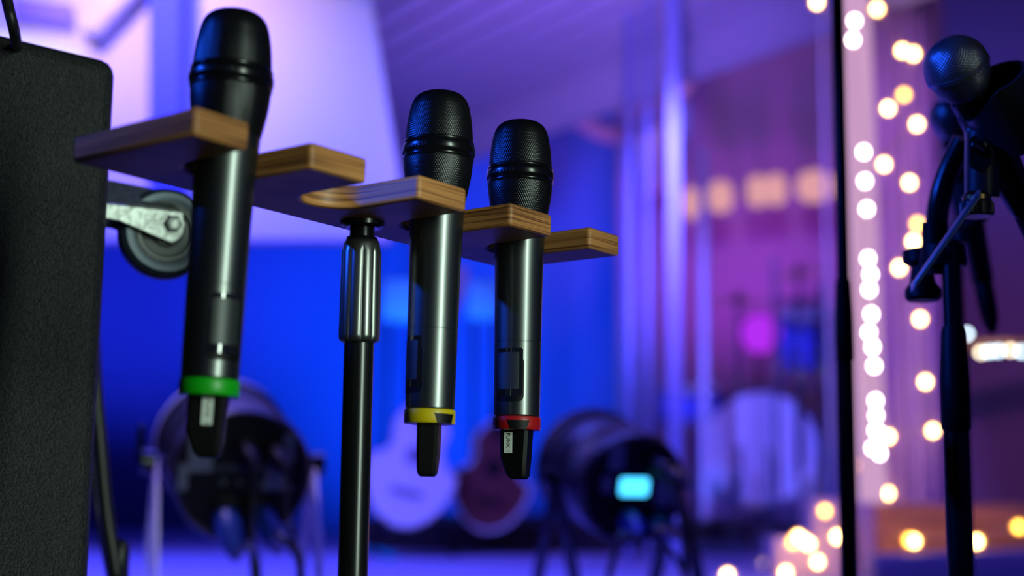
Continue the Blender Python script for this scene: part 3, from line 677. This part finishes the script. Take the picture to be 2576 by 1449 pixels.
# dark part of the room at the far right with a strip of small lights
struct(obj('wall_right', hull([pix(2375, -300, 6.6), pix(3000, -300, 6.0), V((pix(3000, 900, 6.0).x, pix(3000, 900, 6.0).y, DECK)), V((pix(2375, 900, 6.6).x, pix(2375, 900, 6.6).y, DECK))], .1, FWD), mat('plum wall paint', (.42, .24, .26), .9)))
sh = thing('shelf', 'shelf edge with small pale lights at the far right', 'shelf', pix(2500, 905, 5.8))
sa, sb = pix(2425, 860, 5.8), pix(2680, 852, 5.75)
obj('shelf_board', hull([sa, sb, sb - UPV * .02, sa - UPV * .02], .25, FWD), WOODB, sh)
for u, v, m in ((2432, 840, COOL), (2468, 886, WARM), (2488, 884, COOL), (2512, 882, COOL), (2542, 880, WARM), (2570, 884, COOL)):
    obj('shelf_lamp', ball(pix(u, v, 5.75), .012, 12, 8), emis('shelf lamp glow', (.7, .9, 1) if m is COOL else (1, .85, .6), 9), sh)

# ------------------------------------------------------------------ guitars
def guitar(label, cx, cy, d, s, tilt, m, rim, edge):
    c = pix(cx, cy, d); t = thing('guitar', label, 'guitar', V((c.x, c.y, DECK + .05)), 'guitars on stands')
    ca, sa_ = cos(RAD(tilt)), sin(RAD(tilt))
    Xg, Yg = V((ca, 0, -sa_)), V((sa_, .12, ca)).normalized()
    pts = []
    for k in range(64):
        a = 2 * pi * k / 64; y = cos(a); x = sin(a)
        wv = .165 if y < 0 else .125
        wst = 1 - .26 * math.exp(-((y - .28) / .22) ** 2)
        pts.append((x * wv * wst * s * (1.02 if y < .2 else 1), y * .235 * s))
    bd = obj('body', prism(pts, c, Xg, Yg, V((0, .07, 0))), m, t, bevel=.008)
    obj('binding', tube([c + Xg * p[0] * 1.0 + Yg * p[1] * 1.0 - V((0, .001, 0)) for p in pts + pts[:1]], .007 * s, 8), edge, bd)
    obj('sound_hole', prism([(cos(k * pi / 12) * .038 * s, sin(k * pi / 12) * .038 * s + .03) for k in range(24)], c - V((0, .004, 0)), Xg, Yg, V((0, .004, 0))), rim, bd)
    obj('bridge', prism(rrect(.12 * s, .025 * s, .005), c - Yg * .11 * s - V((0, .008, 0)), Xg, Yg, V((0, .008, 0))), rim, bd)
    obj('neck', prism([(-.024, .15), (.024, .15), (.02, .62), (-.02, .62)], c - V((0, .01, 0)), Xg, Yg, V((0, .03, 0))), rim, t)
    obj('headstock', prism([(-.022, .62), (.022, .62), (.034, .66), (.03, .78), (-.03, .78), (-.034, .66)], c - V((0, .005, 0)), Xg, Yg, V((0, .02, 0))), rim, t)
    s_ = thing('guitar_stand', 'dark folding stand under the %s' % label.split(' leaning')[0], 'stand', (c.x, c.y + .1, DECK), 'guitar stands')
    low = c - Yg * .24 * s
    for sx in (-1, 1):
        obj('leg', tube([c + V((0, .12, .0)), V((c.x + sx * .16, c.y + .05, DECK + .01))], .009, 8), TUBE, s_)
        obj('cradle_arm', tube(bez([V((c.x + sx * .10, c.y + .10, low.z)), V((c.x + sx * .10, c.y - .02, low.z - .012)), V((c.x + sx * .10, c.y - .05, low.z + .03))]), .008, 8), TUBE, s_)
    return t
guitar('pale violet-lit guitar leaning on a stand left of the yellow-ringed microphone base', 1040, 1165, 5.3, 1.0, 12, WHITE, mat('guitar rosewood', (.25, .22, .3), .5), WHITE)
guitar('reddish brown guitar with pale rim leaning between the two lowest microphones', 1240, 1195, 5.6, .93, 8, mat('reddish guitar wood', (.16, .03, .02), .35), BLK, WHITE)

# ------------------------------------------------------------------ drum riser, drums, acrylic shield
ra, rb_ = pix(880, 1390, 5.95), pix(2060, 1390, 5.95)
struct(obj('floor_riser', box(((ra.x + rb_.x) / 2, ra.y + 1.3, DECK + .06), (rb_.x - ra.x, 2.6, .12)), DARK))
RZ = DECK + .12
DRUMB = mat('blue drum shell', (.12, .16, .75), .3)
HEAD = mat('white drum head', (.75, .75, .78), .6)
def drum(label, c, axis, R_, L, lugs=8, legs=True, grp='drum kit'):
    t = thing('drum', label, 'drum', V((c.x, c.y, RZ)), grp); axis = V(axis).normalized(); X, Y, Z = frame(axis)
    a0 = c - axis * L / 2
    sh_ = obj('shell', lathe([(0, R_), (L, R_)], 40, a0, axis), DRUMB, t)
    for h in (0, L):
        obj('hoop', lathe([(h - .012, R_ * 1.01), (h - .012, R_ * 1.06), (h + .012, R_ * 1.06), (h + .012, R_ * 1.01)], 40, a0, axis, ring=True), CHROME, t)
        obj('drum_head', lathe([(h - .003, R_ * .99), (h + .003, R_ * .99)], 40, a0, axis), HEAD, t)
    for k in range(lugs):
        an = 2 * pi * k / lugs + .2; dr = X * cos(an) + Y * sin(an)
        obj('lug', ball(a0 + axis * L * .3 + dr * (R_ + .012), .017, 10, 6), CHROME, sh_)
    if legs:
        for k in range(3):
            an = 2 * pi * k / 3 + .5
            p = c + V((cos(an), sin(an), 0)) * R_ * 1.05
            obj('leg', tube([V((p.x, p.y, c.z)), V((p.x + cos(an) * .06, p.y + sin(an) * .06, RZ + .01))], .009, 8), CHROME, t)
    return t
drum('large blue bass drum low behind the acrylic shield', pix(1910, 1130, 6.5), (-.12, -1, 0), .25, .36)
rt = drum('small blue rack drum high behind the right edge of the acrylic shield', pix(2030, 850, 6.4), (-.1, -.45, 1), .115, .22, legs=False)
obj('mount_arm', tube(bez([pix(2000, 880, 6.45), pix(1975, 930, 6.48), pix(1960, 1010, 6.5)]), .012, 10), CHROME, rt)
drum('shallow blue snare drum left of the bass drum', pix(1740, 1015, 6.75), (0, -.2, 1), .15, .13)
def cymbal(label, c, R_, tilt):
    t = thing('cymbal', label, 'cymbal', V((c.x, c.y, RZ)), 'cymbals on stands'); ax2 = V((tilt, -.15, 1)).normalized()
    obj('plate', lathe([(-.002, R_), (.0, R_), (.012, R_ * .5), (.018, R_ * .2), (.032, R_ * .14), (.036, .01)], 48, c, ax2), mat('bronze cymbal', (.3, .25, .3), .3, .9), t)
    obj('wing_nut', ball(c + ax2 * .045, .016, 10, 6), CHROME, t)
    obj('pole', tube([c + ax2 * .05, V((c.x, c.y, c.z - .05)), V((c.x, c.y, RZ + .25))], .011, 12), CHROME, t)
    for k in range(3):
        an = 2 * pi * k / 3 + .9
        obj('leg', tube([V((c.x, c.y, RZ + .36)), V((c.x + cos(an) * .24, c.y + sin(an) * .24, RZ + .01))], .010, 10), CHROME, t)
    return t
cymbal('dark cymbal spread low in front of the magenta lamp', pix(1858, 762, 6.95), .21, .05)
cymbal('dark tilted cymbal above the small rack drum', pix(2010, 690, 7.4), .17, -.2)
t = thing('cymbal_stand', 'pale upright stand pole with rounded top behind the acrylic shield', 'stand', V((pix(1770, 1100, 6.15).x, pix(1770, 1100, 6.15).y, RZ)))
pt_ = pix(1769, 368, 6.15)
obj('pole', lathe([(0, .02), (pt_.z - RZ - .03, .02), (pt_.z - RZ - .01, .016), (pt_.z - RZ, .002)], 20, (pt_.x, pt_.y, RZ)), mat('pale stand enamel', (.7, .7, .75), .4), t)
obj('base', lathe([(0, .16), (.015, .16), (.03, .03)], 32, (pt_.x, pt_.y, RZ)), BLK, t)
# chrome fittings set where glints show, on posts added to hold them
t = thing('glint_posts', 'added chrome posts with small fittings that glint beside the rack drum', 'rack', V((pix(2065, 800, 6.1).x, pix(2065, 800, 6.1).y, RZ)))
def rpost(u, v, d=6.1):
    p = pix(u, v, d); obj('post', tube([V((p.x, p.y, RZ)), p], .011, 12), CHROME, t); return p
cols = {2061: ((2065, 720), (2052, 752), (2052, 786), (2086, 990), (2070, 1098)), 2003: ((1997, 758), (1972, 752), (2005, 858), (2011, 910), (2012, 955), (2036, 970)), 1948: ((1948, 655),), 1862: ((1860, 1125), (1862, 1197))}
for u0, fs_ in cols.items():
    pp = rpost(u0, min(v for _, v in fs_) - 4)
    for u, v in fs_:
        p = pix(u, v, 6.05); obj('fitting', ball(p, .014, 12, 8), CHROME, t)
        obj('fitting_arm', tube([p, V((pp.x, pp.y, p.z))], .006, 8), CHROME, t)
for u, v in ((1828, 1310), (1796, 1375), (2043, 1220), (2023, 1243)): obj('fitting', ball(pix(u, v, 6.05), .014, 12, 8), CHROME, t)
obj('cross_bar', tube([pix(1940, 756, 6.1), pix(2085, 752, 6.1)], .010, 12), CHROME, t)
obj('strut', tube([pix(1862, 1197, 6.05), pix(1800, 1390, 6.05)], .013, 10), CHROME, t)
obj('strut', tube([pix(2043, 1220, 6.05), pix(1945, 1390, 6.05)], .013, 10), CHROME, t)
# acrylic shield: two panes with edge strips
PANE, EDGE = acrylic('clear acrylic', (.96, .96, 1), .05), mat('acrylic edge', (.30, .36, .72), .35)
def panel(label, u0, d0, u1, d1, strips):
    a, b = pix(u0, 1236, d0), pix(u1, 1236, d1)
    t = thing('acrylic_panel', label, 'screen', V((a.x, a.y, DECK)), 'drum shield panels'); z0, z1 = DECK + .01, 3.2
    A, B = V((a.x, a.y, z0)), V((b.x, b.y, z0)); dv = (B - A).normalized(); nv = V((-dv.y, dv.x, 0))
    obj('pane', hull([A, B, B + UPV * (z1 - z0), A + UPV * (z1 - z0)], .006, nv), PANE, t)
    for tt, wdt in strips:
        p = A + (B - A) * tt
        obj('edge_strip', hull([p - dv * wdt / 2, p + dv * wdt / 2, p + dv * wdt / 2 + UPV * (z1 - z0), p - dv * wdt / 2 + UPV * (z1 - z0)], .012, -nv), EDGE, t)
    return t
panel('clear acrylic shield panel nearest the wooden rack, with pale upright edge', 1586, 5.2, 1697, 4.75, ((.0, .05), (.45, .018)))
panel('clear acrylic shield panel in front of the drums', 1700, 4.75, 2092, 4.6, ((.0, .045), (1.0, .012)))

# ------------------------------------------------------------------ far things
SH = emis('warm lamp shade glow', (1, .46, .46), .9)
for i, (u, v, w_) in enumerate(((1738, 508, 40), (1812, 492, 62), (1905, 478, 52), (1952, 474, 52), (2050, 466, 90))):
    c = pix(u, v, 8.4); t = thing('wall_lamp', ('leftmost of the blurred warm wall lamps, half behind the pale stand pole', 'second blurred warm wall lamp from the pale stand pole', 'third blurred warm wall lamp from the pale stand pole', 'fourth blurred warm wall lamp, right beside the third', 'widest blurred warm wall lamp, rightmost of the row')[i], 'lamp', c - UPV * .12, 'warm wall lamps')
    r_ = px(w_, 8.4) / 2
    obj('shade', lathe([(-.10, .01), (-.085, r_ * .7), (-.05, r_), (.03, r_), (.07, r_ * .75), (.09, .01)], 24, c), SH, t)
    obj('bracket', tube([c + UPV * .05, c + UPV * .05 + V((0, .46, 0))], .012, 8), BLK, t)
t = thing('wash_light', 'round magenta wash light glowing behind the drums', 'lamp', pix(1912, 900, 7.4))
c = pix(1912, 838, 7.4)
obj('lens', lathe([(0, .105), (.004, .105)], 32, c, (-.25, -1, 0)), emis('magenta lens', (.5, .03, .9), 1.1), t)
obj('housing', lathe([(-.15, .08), (-.02, .115), (.002, .115), (.002, .105)], 32, c, (-.25, -1, 0)), BLK, t)
obj('stand', tube([c - UPV * .1 + V((0, .05, 0)), V((c.x, c.y + .05, RZ))], .014, 10), BLK, t)
HOSE = mat('pinkish hose', (.75, .42, .5), .6)
tag(obj('hanging_hose', tube(bez([pix(1400, 190, 6.6), pix(1420, 245, 6.6), pix(1460, 300, 6.6), pix(1525, 335, 6.6), pix(1600, 325, 6.7), pix(1680, 265, 6.9), pix(1745, 170, 7.1), pix(1800, 50, 7.3), pix(1820, -60, 7.4)]), .045, 16), HOSE), 'thick pale pink hose looping down below the ceiling edge', 'hose')
tag(obj('reflection_box', hull(P([(1606, 300), (1676, 290), (1676, 470), (1612, 482)], 8.45), .2, FWD), WHITE, bevel=.01), 'pale box standing in for a bright reflection by the acrylic panel edge', 'box')  # pale box added where a bright reflection shows
AMPM = mat('grey violet cabinet cloth', (.42, .36, .5), .8)
def far_box(u0, u1, v0, v1, d, label):
    a, b, c = pix(u0, v0, d), pix(u1, v0, d), pix(u0, v1, d)
    t = thing('amplifier', label, 'amplifier', V(((a.x + b.x) / 2, a.y + .1, RZ)), 'pale boxes far behind')
    obj('cabinet', box(((a.x + b.x) / 2, a.y + .12, (a.z + c.z) / 2), (b.x - a.x, .24, a.z - c.z)), AMPM, t, bevel=.01)
    for sx in (a.x + .03, b.x - .03):
        obj('leg', tube([V((sx, a.y + .12, c.z)), V((sx, a.y + .12, RZ))], .012, 8), BLK, t)
far_box(962, 1060, 700, 800, 7.4, 'pale box seen left of the yellow-ringed microphone handle')
far_box(1178, 1260, 705, 795, 7.4, 'pale box seen between the two farther wireless microphones')
tag(obj('tube_lamp', tube([pix(-160, 66, 4.96), pix(205, 140, 4.96)], px(15, 4.96), 12), emis('white tube glow', (.9, .84, 1), 1.0)), 'white tube lamp just above the top edge of the black cabinet', 'lamp')
tag(obj('cable_stub', tube(bez([hitz(900, 1378, DECK + .02), hitz(950, 1390, DECK + .016), hitz(985, 1400, DECK + .016)]), .014), mat('turquoise cable', (.0, .45, .5), .4)), 'short turquoise cable end on the deck beside the rack pole', 'cable')
